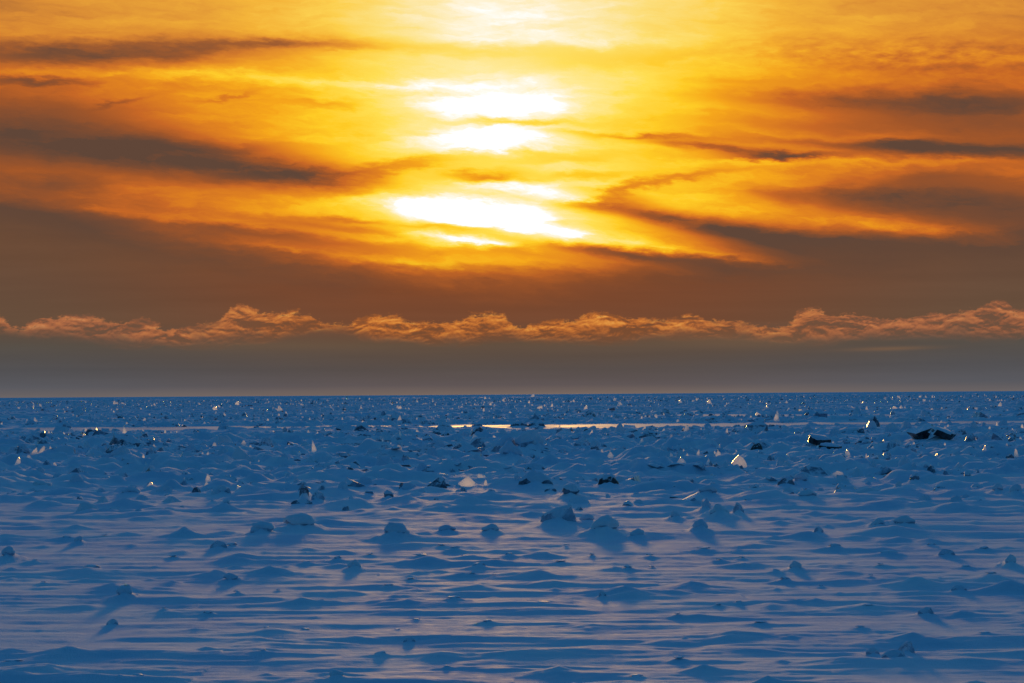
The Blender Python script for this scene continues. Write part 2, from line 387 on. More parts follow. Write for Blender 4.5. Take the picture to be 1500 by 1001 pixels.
F('B', 630, 664, 16, 14, 'crumbly grey lump left of the twin mounds', dark=.6)
F('B', 670, 660, 14, 11, 'crumbly pale block left of the twin mounds', dark=.3)
F('B', 852, 657, 26, 16, 'block of pale ice right of the twin mounds')
F('B', 870, 662, 16, 10, 'crumbled grey block beside the pale block', dark=.5)
F('B', 625, 692, 14, 6, 'dark crumb of ice beside the big left-centre drift', cap=.4, dark=.7)
F('B', 595, 622, 14, 10, 'pale pointed block at the edge of the bright lead')
F('B', 624, 623, 12, 9, 'second pale pointed block at the edge of the bright lead')
F('B', 760, 625, 26, 9, 'dark ragged pile cutting the bright lead, left part', cap=.4, dark=.6)
F('B', 785, 625, 24, 8, 'dark ragged pile cutting the bright lead, right part', cap=.4, dark=.6)
F('B', 310, 617, 30, 9, 'low pile at the end of the far lead', dark=.6)
F('B', 862, 612, 24, 11, 'peaked far pile beyond the bright lead', dark=.5)
F('B', 210, 650, 14, 5, 'black plate right of the left heap', cap=0, dark=1)
F('B', 150, 641, 14, 5, 'dark plate left of the left heap', cap=0, dark=.9)
F('B', 45, 624, 18, 8, 'pale block breaking the lead at far left')
F('B', 97, 628, 14, 10, 'pale stub at the lead left of the heap')
F('B', 190, 689, 20, 11, 'rough dark crumb on the snow under the left heap', dark=.6, cap=.3)
F('B', 33, 668, 20, 17, 'pale slab leaning at the far left beside the shining shards')
F('D', 60, 716, 40, 9, 'low crumbly hump at the far left')
F('D', 190, 727, 36, 11, 'humped snow block left below the shining shards', dark=.2)
F('D', 325, 726, 16, 10, 'small knob among the drifts left of the narrow boulder')
F('D', 1222, 640, 24, 9, 'white hump on the right behind the sloping slab')
F('D', 1183, 640, 20, 12, 'white rounded lump left of the white hump')
for p in [(1250,690,60,12),(1300,770,150,12),(830,690,90,16),(590,740,110,14),(610,705,90,12),(180,745,120,14),(60,745,100,12),(1400,750,120,14),(920,712,60,10),(1110,688,60,9),(330,690,60,12),(240,700,50,10),(690,740,90,12),(480,770,90,9),(1230,760,60,8),(960,690,70,9),(1440,705,60,9),(30,700,60,9)]:
    F('M', *p, tail=1)
# --- glowing clear shards
for p in [(1080,687,26,16,'largest glowing peach wedge of clear ice right of centre'),(682,713,24,12,'bright peach wedge of ice in the centre left'),
          (704,704,15,6,'flat glowing plate just above the bright peach wedge'),(710,714,6,7,'thin glowing splinter right of the bright peach wedge'),
          (1224,700,24,8,'low glowing wedge with a sharp right end beneath the sloping slab'),(1240,671,8,10,'small glowing spike below the sloping slab'),
          (1219,671,6,5,'tiny glowing chip left of the small spike'),(1319,684,9,9,'glowing block with dark side left of the slab tent foot'),
          (1092,637,11,10,'glowing crumb sparkling behind the small black block'),(1110,609,12,5,'far glowing plate right beyond the lead'),
          (695,646,12,8,'glowing top standing over a dark foot'),(769,651,7,8,'upright glowing splinter against the twin mounds'),
          (938,653,8,8,'curved glowing shard right of centre'),(893,672,10,8,'rounded glowing shard below the pale block'),(543,670,19,6,'long low glowing plate at centre left'),
          (997,682,14,9,'pale glowing wedge left of the largest glowing wedge'),(50,668,10,8,'left shard of the bright cluster at far left'),(60,668,9,10,'tallest shard of the bright cluster at far left'),
          (43,674,10,6,'lowest shard of the bright cluster at far left'),(25,684,10,12,'twisted bright shard below the far left cluster'),(18,673,8,5,'small dim shard left of the cluster'),
          (95,686,8,5,'flat dim shard right of the twisted shard'),(115,696,10,5,'pale plate lying below the flat dim shard'),(135,696,9,3,'thin pale plate beside the pale plate'),
          (213,684,5,5,'small bright chip in the snow below the left heap'),(237,683,5,6,'second small chip right of the small bright chip'),(304,708,8,10,'twinkling ring-shaped shard in the left drifts'),
          (301,714,6,6,'small shard at the foot of the twinkling one'),(269,708,3,7,'needle of clear ice left of the twinkling shard'),(219,714,10,6,'broad crumbly glint in the left drifts'),
          (349,719,8,6,'white crumbly glint beside the knob'),(419,700,8,4,'dim peach plate near the narrow boulder'),(459,665,8,15,'tall thin glowing blade left of centre'),
          (464,674,7,6,'bright chip at the foot of the tall blade'),(438,667,6,5,'bright chip left of the tall blade'),(410,686,7,4,'dim chip below the pale slab'),(95,646,8,5,'dim shard near the left lead'),
          (182,637,6,10,'bright splinter on top of the left heap'),(1051,670,11,9,'bright broken shard left of the small black block'),(1037,682,9,8,'crumbled bright shard left of the largest wedge'),
          (1052,660,5,5,'bright chip above the broken shard'),(1068,651,6,5,'white splinter under the glowing crumb'),(1006,661,7,4,'white chip close to the thin black sliver'),(1005,670,5,6,'dim splinter under the white chip'),
          (1043,698,9,3,'slanted thin glint beside the low broad dome'),(1279,704,7,4,'small slanted glint right of the low wedge'),(1152,673,8,5,'faint glint in front of the sloping slab'),
          (1373,684,4,4,'pinprick glint below the slab tent'),(1307,652,9,4,'sparkling chip left of the low dark shelf'),(115,673,5,4,'pinprick glint left of the bright snow-capped block'),(500,609,5,4,None),
          (585,600,6,4,None),(748,608,8,5,None),(790,601,8,4,None),(780,581,5,4,None),(857,602,5,5,None),(675,599,6,4,None),(1038,592,6,5,None),(1263,594,8,5,None),(402,603,9,4,None),(314,603,7,4,None),(15,615,9,5,None),(58,596,5,4,None),
          (1364,603,6,4,None),(1310,603,8,4,None),(995,590,7,4,None),(1172,604,6,4,None),(890,603,4,4,None),(951,613,4,4,None),(560,607,4,3,None),(347,594,6,4,None)]:
    F('G', p[0], p[1], p[2], p[3], p[4])

FX = np.array([f['x'] for f in FEAT]); FY = np.array([f['y'] for f in FEAT])

def lead_mask(x, y):
    """1 where the flat refrozen lead lies"""
    w = fbm(x / 34.0, y / 60.0, 40, 3)
    w2 = fbm(x / 9.0, y / 22.0, 45, 3)
    # two long leads across the view (distance in metres)
    c1 = 372 + 10 * fbm(x / 90.0, 0 * y + 4.2, 61, 2) + 0.10 * x
    h1 = 25 + 14 * w + 5 * w2
    c2 = 520 + 10 * fbm(x / 120.0, 0 * y + 1.2, 66, 2) - 0.22 * x
    h2 = 24 + 30 * fbm(x / 60.0, 0 * y + 8.8, 71, 2) + 6 * w2
    m1 = sst(h1 - np.abs(y - c1), -3, 3)
    m2 = sst(h2 - np.abs(y - c2), -4, 4)
    gap = np.exp(-((x - 2) / 26.0) ** 2)
    return np.maximum(m1, m2 * (1 - gap))

def base_height(x, y):
    near = 1 - sst(y, 85, 150)
    mid = sst(y, 78, 140)
    far = sst(y, 420, 520)
    smooth_patch = np.exp(-((y - 118) / 18.0) ** 2)          # calmer belt of drifted snow
    patch = sst(fbm(x / 14.0, y / 9.0, 77, 2), -.35, .55)
    h = (0.10 - .075 * near) * fbm(x / 9.0, y / 7.0, 1, 3)
    # wind ridges, crests across the view
    r = fbm(x / 3.6 + 0.5 * fbm(x / 6.0, y / 4.0, 9, 2), y / 1.9, 5, 4, .52)
    rr = np.maximum(0, r - 0.12)
    h = h + (0.022 * near + .05 * mid) * r + 0.05 * rr * near * (.15 + .85 * patch)
    r2 = fbm(x / 1.0, y / 0.5, 15, 4, .6)
    h = h + 0.007 * r2 * near
    belt = sst(y, 75, 100) * (1 - sst(y, 190, 240))
    h = h + belt * (.085 * vnoise(x / 7.0 + .5 * r, y / 3.6 + .4 * r, 86) + .05 * np.maximum(0, fbm(x / 3.0, y / 1.7, 87, 3)))
    h = h + (.026 * vnoise(x / 6.5 + .4 * r, y / 1.7 + .3 * r, 81) + (.018) * vnoise(x / 2.2 + .4 * r, y / .6 + .3 * r, 82)) * (near * .8 + .2) + .022 * vnoise(x / 14.0, y / 5.0 + .5 * r, 83) + .22 * mid * vnoise(x / 15.0 + .5 * r, y / 7.0 + .5 * r, 85)
    # small wind-packed humps, one to a cell
    if (y < 175).any():
        hm = np.zeros_like(x); cx_, cy_ = 1.5, 2.0
        ii = np.floor(x / cx_); jj = np.floor(y / cy_)
        for di in (-1, 0, 1):
            for dj in (-1, 0, 1):
                a_ = ii + di; b_ = jj + dj
                q = hash2(a_, b_, 401); pxx = (a_ + .15 + .7 * hash2(a_, b_, 402)) * cx_; pyy = (b_ + .15 + .7 * hash2(a_, b_, 403)) * cy_
                sz = hash2(a_, b_, 404) ** 2.0; on = (q < .5)
                w_ = .12 + .5 * sz; hh_ = (.03 + .13 * sz) * on
                dx_ = (x - pxx) / w_; dy_ = (y - pyy) / (w_ * .9 + .12)
                lob = np.exp(-np.abs(dx_) ** 1.3 - dy_ * dy_)
                tl = .45 * np.exp(-np.clip(dx_, 0, None) / 4.5 - np.clip(-dx_, 0, None) * 4 - dy_ * dy_)
                hm = np.maximum(hm, hh_ * np.maximum(lob, tl))
        h = h + 1.5 * hm * (1 + .4 * r + .2 * r2) * (1 - sst(y, 120, 175)) * (.35 + .65 * patch)
    # hummocks
    k = fbm(x / 5.0, y / 4.2, 21, 4, .55)
    kk = np.maximum(0, k - 0.05)
    rub = fbm(x / 1.9, y / 1.6, 31, 3, .6)
    big = fbm(x / 26.0, y / 20.0, 35, 2)
    amp = mid * (1 - .4 * smooth_patch)
    h = h + amp * (0.70 * kk + 0.16 * np.abs(rub) * sst(k + big * .5, -.2, .5) + 0.16 * np.maximum(big, -.3))
    h = h + far * 0.30 * np.maximum(0, fbm(x / 12.0, y / 16.0, 51, 3))
    # lower in front of the lead so that it shows
    lowb = np.exp(-((y - 318) / 40.0) ** 2) + .8 * np.exp(-((y - 448) / 36.0) ** 2)
    h = h * (1 - .72 * np.clip(lowb, 0, 1))
    lm = lead_mask(x, y)
    return h * (1 - lm) - 0.22 * lm + .02 * (1 - lm)

def feature_height(x, y, idx=None):
    h = np.zeros_like(x)
    for i, f in enumerate(FEAT):
        if f['kind'] == 'G' or f['y'] > 420: continue
        w, hh = f['w'], f['h']
        k = {'M': 1.0, 'P': .92, 'D': .88, 'B': .68 if f['y'] < 150 else .45}[f['kind']]
        sx_ = w * (.62 if f['kind'] == 'D' else .5 if f['kind'] == 'B' else .55 if f['kind'] == 'P' else .36); sy_ = max(w * .9, hh * 3.5) if f['kind'] in 'DB' else max(w * .55, hh * 2.2) if f['kind'] == 'P' else w * .35
        L = w * 2.6 + .5
        yb = f['y'] + sy_ * .3
        m = (np.abs(y - yb) < 4 * sy_ + 1) & (x > f['x'] - 3.2 * w) & (x < f['x'] + 3.5 * L + w)
        if not m.any(): continue
        xx = x[m]; yy = y[m] + 0.12 * w * np.sin(xx * 3 / w + i)
        wob = 1 + .35 * vnoise(xx / (w * .4), yy / (w * .9), 200 + i)
        g = hh * k * (1 + .22 * fbm(xx / (w * .22), yy / (w * .5), 300 + i, 2)) * np.exp(-np.abs((xx - f['x']) / sx_) ** 1.35 * wob - ((yy - yb) / sy_) ** 2)
        # wind tail to the right
        t = np.clip((xx - f['x']) / L, 0, None)
        tail = hh * .34 * np.exp(-t * t) * np.exp(-((yy - yb + .1 * w * t) / (sy_ * .8)) ** 2) * sst(xx, f['x'] - w * .5, f['x'] + w * .2)
        h[m] = np.maximum(h[m], np.maximum(g, tail * (1 if f.get('tail') else .4)))
    return h

def hfun(x, y):
    x = np.atleast_1d(np.asarray(x, float)); y = np.atleast_1d(np.asarray(y, float))
    fh = feature_height(x, y)
    b = base_height(x, y)
    cl = np.zeros_like(b)
    for f in FEAT:
        if f['kind'] in 'MP' or f['y'] > 440: continue
        L = max(8 * f['h'], f['y'] * .09)
        m = (np.abs(x - f['x']) < 1.6 * f['w'] + .6) & (y < f['y'] + .5) & (y > f['y'] - L * 1.3)
        if not m.any(): continue
        c = np.exp(-((x[m] - f['x']) / (f['w'] * .7 + .3)) ** 2) * sst(y[m], f['y'] - L * 1.3, f['y'] - L * .6)
        cl[m] = np.maximum(cl[m], c * .75)
    b = b * (1 - cl)
    return b * (1 - .6 * np.clip(fh / .12, 0, 1)) + fh

# ------------------------------------------------------------------ materials
def new_mat(name):
    m = bpy.data.materials.new(name); m.use_nodes = True
    t = NT(m.node_tree)
    return m, t, m.node_tree.nodes['Principled BSDF']

def pos(t):
    g = t.n.new('ShaderNodeNewGeometry'); return g
def bump(t, hgt, strength, dist, prev=None):
    b = t.n.new('ShaderNodeBump'); b.inputs['Strength'].default_value = strength; b.inputs['Distance'].default_value = dist
    t.put(b.inputs['Height'], hgt)
    if prev is not None: t.l.new(prev, b.inputs['Normal'])
    return b.outputs[0]

def mat_snow():
    m, t, bs = new_mat('snow')
    g = pos(t); p = g.outputs['Position']
    mp = t.n.new('ShaderNodeVectorMath'); mp.operation = 'MULTIPLY'; mp.inputs[1].default_value = (1, .6, 1); t.l.new(p, mp.inputs[0])
    a = t.noise(mp.outputs[0], .35, 5, .6)
    b = t.noise(mp.outputs[0], 3.2, 5, .65)
    c = t.noise(p, 28.0, 3, .7)
    col = t.mix(t.smooth(a, .35, .65), (.62, .74, .88, 1), (.80, .86, .92, 1))
    t.put(bs.inputs['Base Color'], col)
    t.put(bs.inputs['Roughness'], t.smooth(b, .3, .7, .75, .9))
    bs.inputs['Specular IOR Level'].default_value = .12
    bs.inputs['IOR'].default_value = 1.31
    n = bump(t, b, .5, .05)
    n = bump(t, c, .8, .02, n)
    t.l.new(n, bs.inputs['Normal'])
    return m

def mat_ice(name, pale, dark, rough=.3, snowy=.6, trans=0.0):
    """broken ice: clear blue-grey body, rime on what faces up"""
    m, t, bs = new_mat(name)
    g = pos(t)
    to = t.n.new('ShaderNodeTexCoord')
    a = t.noise(to.outputs['Object'], 2.2, 5, .62)
    b = t.noise(to.outputs['Object'], 9.0, 4, .6)
    sp = t.n.new('ShaderNodeSeparateXYZ'); t.l.new(g.outputs['Normal'], sp.inputs[0])
    body = t.mix(t.smooth(a, .38, .62), dark, pale)
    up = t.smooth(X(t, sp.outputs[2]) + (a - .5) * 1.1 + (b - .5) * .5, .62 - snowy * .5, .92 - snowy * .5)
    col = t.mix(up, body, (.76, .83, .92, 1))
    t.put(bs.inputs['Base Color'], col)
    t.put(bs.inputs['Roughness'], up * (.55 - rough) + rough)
    bs.inputs['IOR'].default_value = 1.31
    n = bump(t, b, .4, .05)
    t.l.new(n, bs.inputs['Normal'])
    return m

def mat_clear():
    """thin clear shards that carry the sun through them"""
    m, t, bs = new_mat('clear_ice')
    to = t.n.new('ShaderNodeTexCoord')
    a = t.noise(to.outputs['Object'], 3.0, 4, .6)
    bs.inputs['Base Color'].default_value = (.82, .88, .92, 1)
    bs.inputs['Roughness'].default_value = .18
    bs.inputs['IOR'].default_value = 1.31
    t.l.new(bump(t, a, .5, .08), bs.inputs['Normal'])
    tr = t.n.new('ShaderNodeBsdfTranslucent'); tr.inputs[0].default_value = (.98, .96, .94, 1)
    ms_ = t.n.new('ShaderNodeMixShader'); t.put(ms_.inputs[0], t.smooth(a, .3, .7, .84, .99))
    t.l.new(bs.outputs[0], ms_.inputs[1]); t.l.new(tr.outputs[0], ms_.inputs[2])
    t.l.new(ms_.outputs[0], t.n['Material Output'].inputs[0])
    return m

def mat_lead():
    m, t, bs = new_mat('refrozen_lead_ice')
    g = pos(t)
    mp = t.n.new('ShaderNodeVectorMath'); mp.operation = 'MULTIPLY'; mp.inputs[1].default_value = (1, .4, 1); t.l.new(g.outputs['Position'], mp.inputs[0])
    a = t.noise(mp.outputs[0], .12, 5, .6)
    t.put(bs.inputs['Base Color'], t.mix(t.smooth(a, .4, .6), (.60, .66, .74, 1), (.80, .82, .86, 1)))
    t.put(bs.inputs['Roughness'], t.smooth(a, .35, .65, .6, .8))
    bs.inputs['Specular IOR Level'].default_value = .04
    bs.inputs['IOR'].default_value = 1.31
    return m

M_SNOW = mat_snow()
M_ICE = mat_ice('pale_ice', (.46, .56, .68, 1), (.20, .28, .38, 1), .32, .7)
M_RIME = mat_ice('rimed_ice', (.46, .55, .68, 1), (.27, .35, .46, 1), .45, .8)
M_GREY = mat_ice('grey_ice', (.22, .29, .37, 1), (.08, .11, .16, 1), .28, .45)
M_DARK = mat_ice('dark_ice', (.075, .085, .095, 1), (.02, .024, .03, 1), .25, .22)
M_CLEAR = mat_clear()
M_LEAD = mat_lead()

# ------------------------------------------------------------------ object helpers
col_main = scene.collection
def mesh_obj(name, verts, faces, mat, parent=None, smooth=False):
    me = bpy.data.meshes.new(name); me.from_pydata([tuple(v) for v in verts], [], faces); me.update()
    if smooth: me.polygons.foreach_set('use_smooth', [True] * len(me.polygons))
    if not isinstance(mat, (list, tuple)): mat = [mat]
    for q in mat: me.materials.append(q)
    o = bpy.data.objects.new(name, me); col_main.objects.link(o)
    if parent: o.parent = parent
    return o
def grid_mesh(name, XX, YY, ZZ, mat):
    r, c = XX.shape
    me = bpy.data.meshes.new(name)
    co = np.stack([XX, YY, ZZ], -1).reshape(-1, 3).astype(np.float32)
    i = (np.arange(r - 1)[:, None] * c + np.arange(c - 1)[None, :]).ravel()
    q = np.stack([i, i + 1, i + c + 1, i + c], -1).astype(np.int32)
    me.vertices.add(len(co)); me.vertices.foreach_set('co', co.ravel())
    me.loops.add(q.size); me.loops.foreach_set('vertex_index', q.ravel())
    me.polygons.add(len(q)); me.polygons.foreach_set('loop_start', np.arange(0, q.size, 4, dtype=np.int32))
    me.polygons.foreach_set('use_smooth', np.ones(len(q), bool))
    me.update(calc_edges=True)
    me.materials.append(mat)
    o = bpy.data.objects.new(name, me); col_main.objects.link(o)
    return o

# ------------------------------------------------------------------ snow field and leads
def rows():
    y = 30.0; out = []
    while y < 30000:
        out.append(y)
        step = 0.55 * y * y / (CAM_H * FPX * .68)
        if y < 430: step = min(step, 0.5)
        elif y < 560: step = min(step, 1.0)
        else: break
        y += max(step, 0.03)
    a, b, t = list(out), [0] * len(out), [0] * len(out)
    while y < 29000:                                   # beyond: one pressure ridge after another (toe, crest, lee)
        sp = min(max(5.0, 0.75 * y * y / (CAM_H * FPX * .68)), 700.0)
        sp = max(sp, 0); a += [y, y + .9, y + 1.5, y + 2.6]; b += [0, .75, 1, 0]; t += [sp] * 4
        y += sp
    a.append(30000.); b.append(0); t.append(0)
    return np.array(a), np.array(b, float), np.array(t, float)
ry, ridge, rsp = rows()
NC = 900
s_ = np.linspace(-1, 1, NC)
tanx = 0.26 * s_ + .0 * s_                    # wider than the frame, so a step aside still sees snow
YY = np.repeat(ry[:, None], NC, 1)
XX = YY * tanx[None, :]
ZZ = hfun(XX.ravel(), YY.ravel()).reshape(XX.shape)
fi = np.where(rsp > 0)[0]
xf = XX[fi]; kf = np.repeat(((fi - fi[0]) // 4)[:, None], NC, 1)
jit = fbm(xf / (rsp[fi][:, None] * 1.3 + 8), kf * 7.31, 91, 3) * rsp[fi][:, None] * .33
YY[fi] += jit
rh = .16 + .42 * np.abs(fbm(xf / 2.6, kf * 3.17, 95, 3)) + .5 * np.maximum(0, fbm(xf / 30.0, kf * .37, 99, 3)) + .18 * hash2(np.floor(xf / .8), kf, 5)
ZZ[fi] = np.where(ridge[fi][:, None] > 0, rh * ridge[fi][:, None], -.05)
ZZ[-1] = -.3
field = grid_mesh('snow_field', XX, YY, ZZ, M_SNOW)
field['kind'] = 'structure'
lx = np.linspace(-1, 1, 40); ly = np.array([300., 340, 380, 420, 470, 520, 580, 640])
LX, LY = np.meshgrid(lx, ly)
lead = grid_mesh('frozen_lead_ice', LX * LY * .26, LY, LX * 0 - .06, M_LEAD)
lead['kind'] = 'structure'
# plain sheet far around and under everything, so that the ice reaches the horizon on all sides
g = bpy.data.meshes.new('ice_sheet'); R = 45000
g.from_pydata([(-R, -R, -.9), (R, -R, -.9), (R, R, -.9), (-R, R, -.9)], [], [(0, 1, 2, 3)]); g.materials.append(M_SNOW)
go = bpy.data.objects.new('ice_sheet', g); col_main.objects.link(go); go['kind'] = 'structure'
print('terrain', XX.shape)

# ------------------------------------------------------------------ ice pieces
import bmesh
rng = random.Random(5)

def hull_bm(pts):
    bm = bmesh.new()
    for p in pts: bm.verts.new(p)
    r = bmesh.ops.convex_hull(bm, input=bm.verts)
    dead = [v for v in bm.verts if not v.link_faces]
    if dead: bmesh.ops.delete(bm, geom=dead, context='VERTS')
    return bm

def roughen(bm, amp, freq, seed):
    bm.normal_update()
    off = Vector((seed * 3.7, seed * 1.3, seed * 7.1))
    for v, nrm in [(v, v.normal.copy()) for v in bm.verts]:
        n = mnoise.noise(v.co * freq + off) + .5 * mnoise.noise(v.co * freq * 2.3 + off) + .25 * mnoise.noise(v.co * freq * 5.1 + off)
        v.co += nrm * n * amp

def block_bm(w, h, seed, lean=0, detail=2, blade=0.0):
    """angular lump of broken ice, origin at its foot, w wide and h high above the origin"""
    R_ = random.Random(seed)
    pts = []
    for k in range(16):
        a = R_.uniform(0, 2 * math.pi); z = R_.random() ** .8
        rad = (1 - .62 * z ** 1.6) * R_.uniform(.75, 1.0)
        sx = lean * (z - .3) * .35
        pts.append((math.cos(a) * rad * .5 + sx, math.sin(a) * rad * .42 * (1 - blade), z))
    pts += [(-.56, 0, -.7), (.56, .05, -.7), (0, -.48 * (1 - blade), -.7), (0, .48 * (1 - blade), -.7), (-.5, 0, -.1), (.5, .05, -.1), (R_.uniform(-.15, .15) + lean * .28, 0, 1.0)]
    bm = hull_bm(pts)
    for v in bm.verts: v.co = Vector((v.co.x * w, v.co.y * w, v.co.z * h))
    if detail:
        bmesh.ops.triangulate(bm, faces=bm.faces)
        bmesh.ops.bevel(bm, geom=list(bm.edges), offset=min(w, h) * .05, segments=1, affect='EDGES')
        bmesh.ops.triangulate(bm, faces=bm.faces)
        bmesh.ops.subdivide_edges(bm, edges=bm.edges, cuts=detail, use_grid_fill=True)
        bmesh.ops.triangulate(bm, faces=bm.faces)
        roughen(bm, min(w, h) * .07, 3.2 / max(w, h) * 1.6, seed)
    zs = [v.co.z for v in bm.verts]; top = max(zs)
    for v in bm.verts:
        if v.co.z > 0: v.co.z *= h / top
    return bm

def dome_bm(w, h, seed, detail=3):
    """ice boulder rounded by wind and rime"""
    R_ = random.Random(seed)
    bm = bmesh.new()
    bmesh.ops.create_icosphere(bm, subdivisions=detail, radius=1.0)
    px_, py_ = R_.uniform(.92, 1.2), R_.uniform(.8, 1)
    skew = R_.uniform(-.3, .3); off = Vector((seed * 1.7, seed * 2.9, 0))
    for v in bm.verts:
        c = v.co.copy()
        f = 1 + .42 * mnoise.noise(c * 1.1 + off) + .16 * mnoise.noise(c * 2.6 + off) + .07 * mnoise.noise(c * 6 + off)
        x = math.copysign(abs(c.x) ** px_, c.x) * f; y = math.copysign(abs(c.y) ** py_, c.y) * f; z = math.copysign(abs(c.z) ** px_, c.z) * f
        if z < .15: x *= 1 + .30 * min(.15 - z, .7); y *= 1 + .30 * min(.15 - z, .7)
        if z > 0: x *= 1 - .28 * z; y *= 1 - .2 * z
        x += skew * max(z, 0)
        v.co = Vector((x * .5 * w, y * .42 * w, (z if z > 0 else z * 1.1) * h))
    xs = [v.co.x for v in bm.verts]; zt = max(v.co.z for v in bm.verts); wx = max(xs) - min(xs)
    for v in bm.verts:
        v.co.x *= w / wx
        if v.co.z > 0: v.co.z *= h / zt
    return bm

def slab_bm(w, h, seed, rot=0.0, thick=None, detail=2):
    """tilted plate: an irregular outline with real thickness, one end buried"""
    R_ = random.Random(seed)
    n = R_.randint(5, 7); th = thick or h * .32
    ring = []
    for k in range(n):
        a = 2 * math.pi * k / n + R_.uniform(-.25, .25)
        ring.append((math.cos(a) * .5 * w * R_.uniform(.85, 1.1), math.sin(a) * .55 * w * R_.uniform(.8, 1.1)))
    pts = [(x, y, 0) for x, y in ring] + [(x * .95, y * .95, th) for x, y in ring]
    bm = hull_bm(pts)
    bmesh.ops.triangulate(bm, faces=bm.faces)
    bmesh.ops.subdivide_edges(bm, edges=bm.edges, cuts=detail, use_grid_fill=True)
    bmesh.ops.triangulate(bm, faces=bm.faces)
    roughen(bm, th * .16, 2.0 / w * 1.5, seed)
    Mx = Matrix.Rotation(-rot, 4, 'Y') @ Matrix.Rotation(R_.uniform(.10, .3), 4, 'X')
    for v in bm.verts: v.co = Mx @ v.co
    zt = max(v.co.z for v in bm.verts); zb = min(v.co.z for v in bm.verts)
    for v in bm.verts: v.co.z = (v.co.z - zb) / (zt - zb) * h * 1.25 - h * .25
    return bm

def shard_bm(w, h, seed):
    """thin clear plate standing on edge"""
    R_ = random.Random(seed)
    n = R_.randint(4, 6); pts = []
    apex = R_.uniform(-.3, .3)
    prof = [(-.5, -.25), (.5, -.25), (-.5 + R_.uniform(0, .12), R_.uniform(.1, .35)), (.5 - R_.uniform(0, .1), R_.uniform(.05, .45)), (apex, 1.0), (apex + R_.uniform(.1, .3), R_.uniform(.7, .95))][:n + 1]
    if n < 5: prof.append((apex, 1.0))
    t = min(w, h) * R_.uniform(.14, .24); tilt = R_.uniform(-.5, .5)
    for x, z in prof:
        for s in (-1, 1):
            pts.append((x * w, s * t + z * h * tilt + R_.uniform(-.3, .3) * t, z * h))
    bm = hull_bm(pts)
    return bm

def link_bm(name, bm, mat, parent=None, smooth=False, loc=None):
    me = bpy.data.meshes.new(name); bm.to_mesh(me); bm.free()
    if smooth: me.polygons.foreach_set('use_smooth', [True] * len(me.polygons))
    me.materials.append(mat)
    o = bpy.data.objects.new(name, me); col_main.objects.link(o)
    if parent is not None: o.parent = parent
    if loc is not None: o.location = loc
    return o

def cap_from(src_bm, thick, lo, hi, seed):
    """snow lying on whatever part of the piece faces up: a closed shell, proud on top and tucked under the surface below"""
    bm = src_bm.copy(); bm.normal_update()
    off = Vector((seed * 5.1, 0, seed * 2.2))
    zmax = max(v.co.z for v in bm.verts)
    data = []
    for v in bm.verts:
        nz = v.normal.z + .35 * mnoise.noise(v.co * (2.0 / max(zmax, .05)) + off)
        t = min(1, max(0, (nz - lo) / (hi - lo))); t = t * t * (3 - 2 * t)
        data.append((v, v.normal.copy(), t))
    for v, n, t in data:
        v.co += Vector((n.x * .6, n.y * .6, n.z * 1.0)) * thick * (t * 1.35 - .35)
    return bm

def tag(o, label, cat, group=None, kind=None):
    if label: o['label'] = label
    if cat: o['category'] = cat
    if group: o['group'] = group
    if kind: o['kind'] = kind

# ---- everything that is placed one by one
G0 = base_height(FX, FY) * .4
BACK = np.array([max(f['w'] * .55, f['h'] * 2.2) * .3 if f['kind'] == 'P' else .2 * f['w'] if (f['kind'] in 'DB' and f['y'] < 150) else 0 for f in FEAT])
GZ = hfun(FX, FY + BACK)
ITEMS = []        # for labels: object, photo position, noun, adjective
LM = [(180, 880, 'the lone snow dome at lower left'), (517, 837, 'the grey boulder left of centre'), (1163, 838, 'the round lump right of centre'),
      (1478, 832, 'the helmet-shaped lump at right'), (1024, 784, 'the tall rounded boulder'), (437, 782, 'the broad snow-domed boulder'),
      (578, 792, 'the steep snow dome'), (884, 788, 'the conical boulder'), (816, 772, 'the leaning wedge'), (1353, 903, 'the sharp-edged chunk at lower right'),
      (1310, 965, 'the rough pile at bottom right'), (162, 918, 'the small ice tooth at lower left'), (880, 877, 'the tiny upright tooth'),
      (597, 942, 'the peaked lump low in the middle'), (490, 999, 'the dome at the bottom edge'), (186, 661, 'the left slab heap'),
      (1365, 650, 'the dark slab tent'), (1205, 657, 'the sloping dark slab'), (1080, 687, 'the largest glowing wedge'), (682, 713, 'the bright peach wedge'),
      (760, 668, 'the twin snow mounds'), (890, 715, 'the near-black boulder'), (444, 736, 'the narrow dark boulder'), (1150, 714, 'the cracked boulder pair'),
      (1339, 711, 'the ball-like boulder'), (1040, 753, 'the triple group of knobs'), (388, 659, 'the upright pale slab'), (48, 670, 'the glowing far left cluster'),
      (461, 663, 'the tall glowing blade'), (1480, 645, 'the dark block near the right edge'), (770, 625, 'the ragged pile on the lead'), (310, 617, 'the pile ending the far lead'),
      (862, 612, 'the peaked far pile'), (1110, 609, 'the far glowing plate'), (402, 603, 'the flat far glint')]
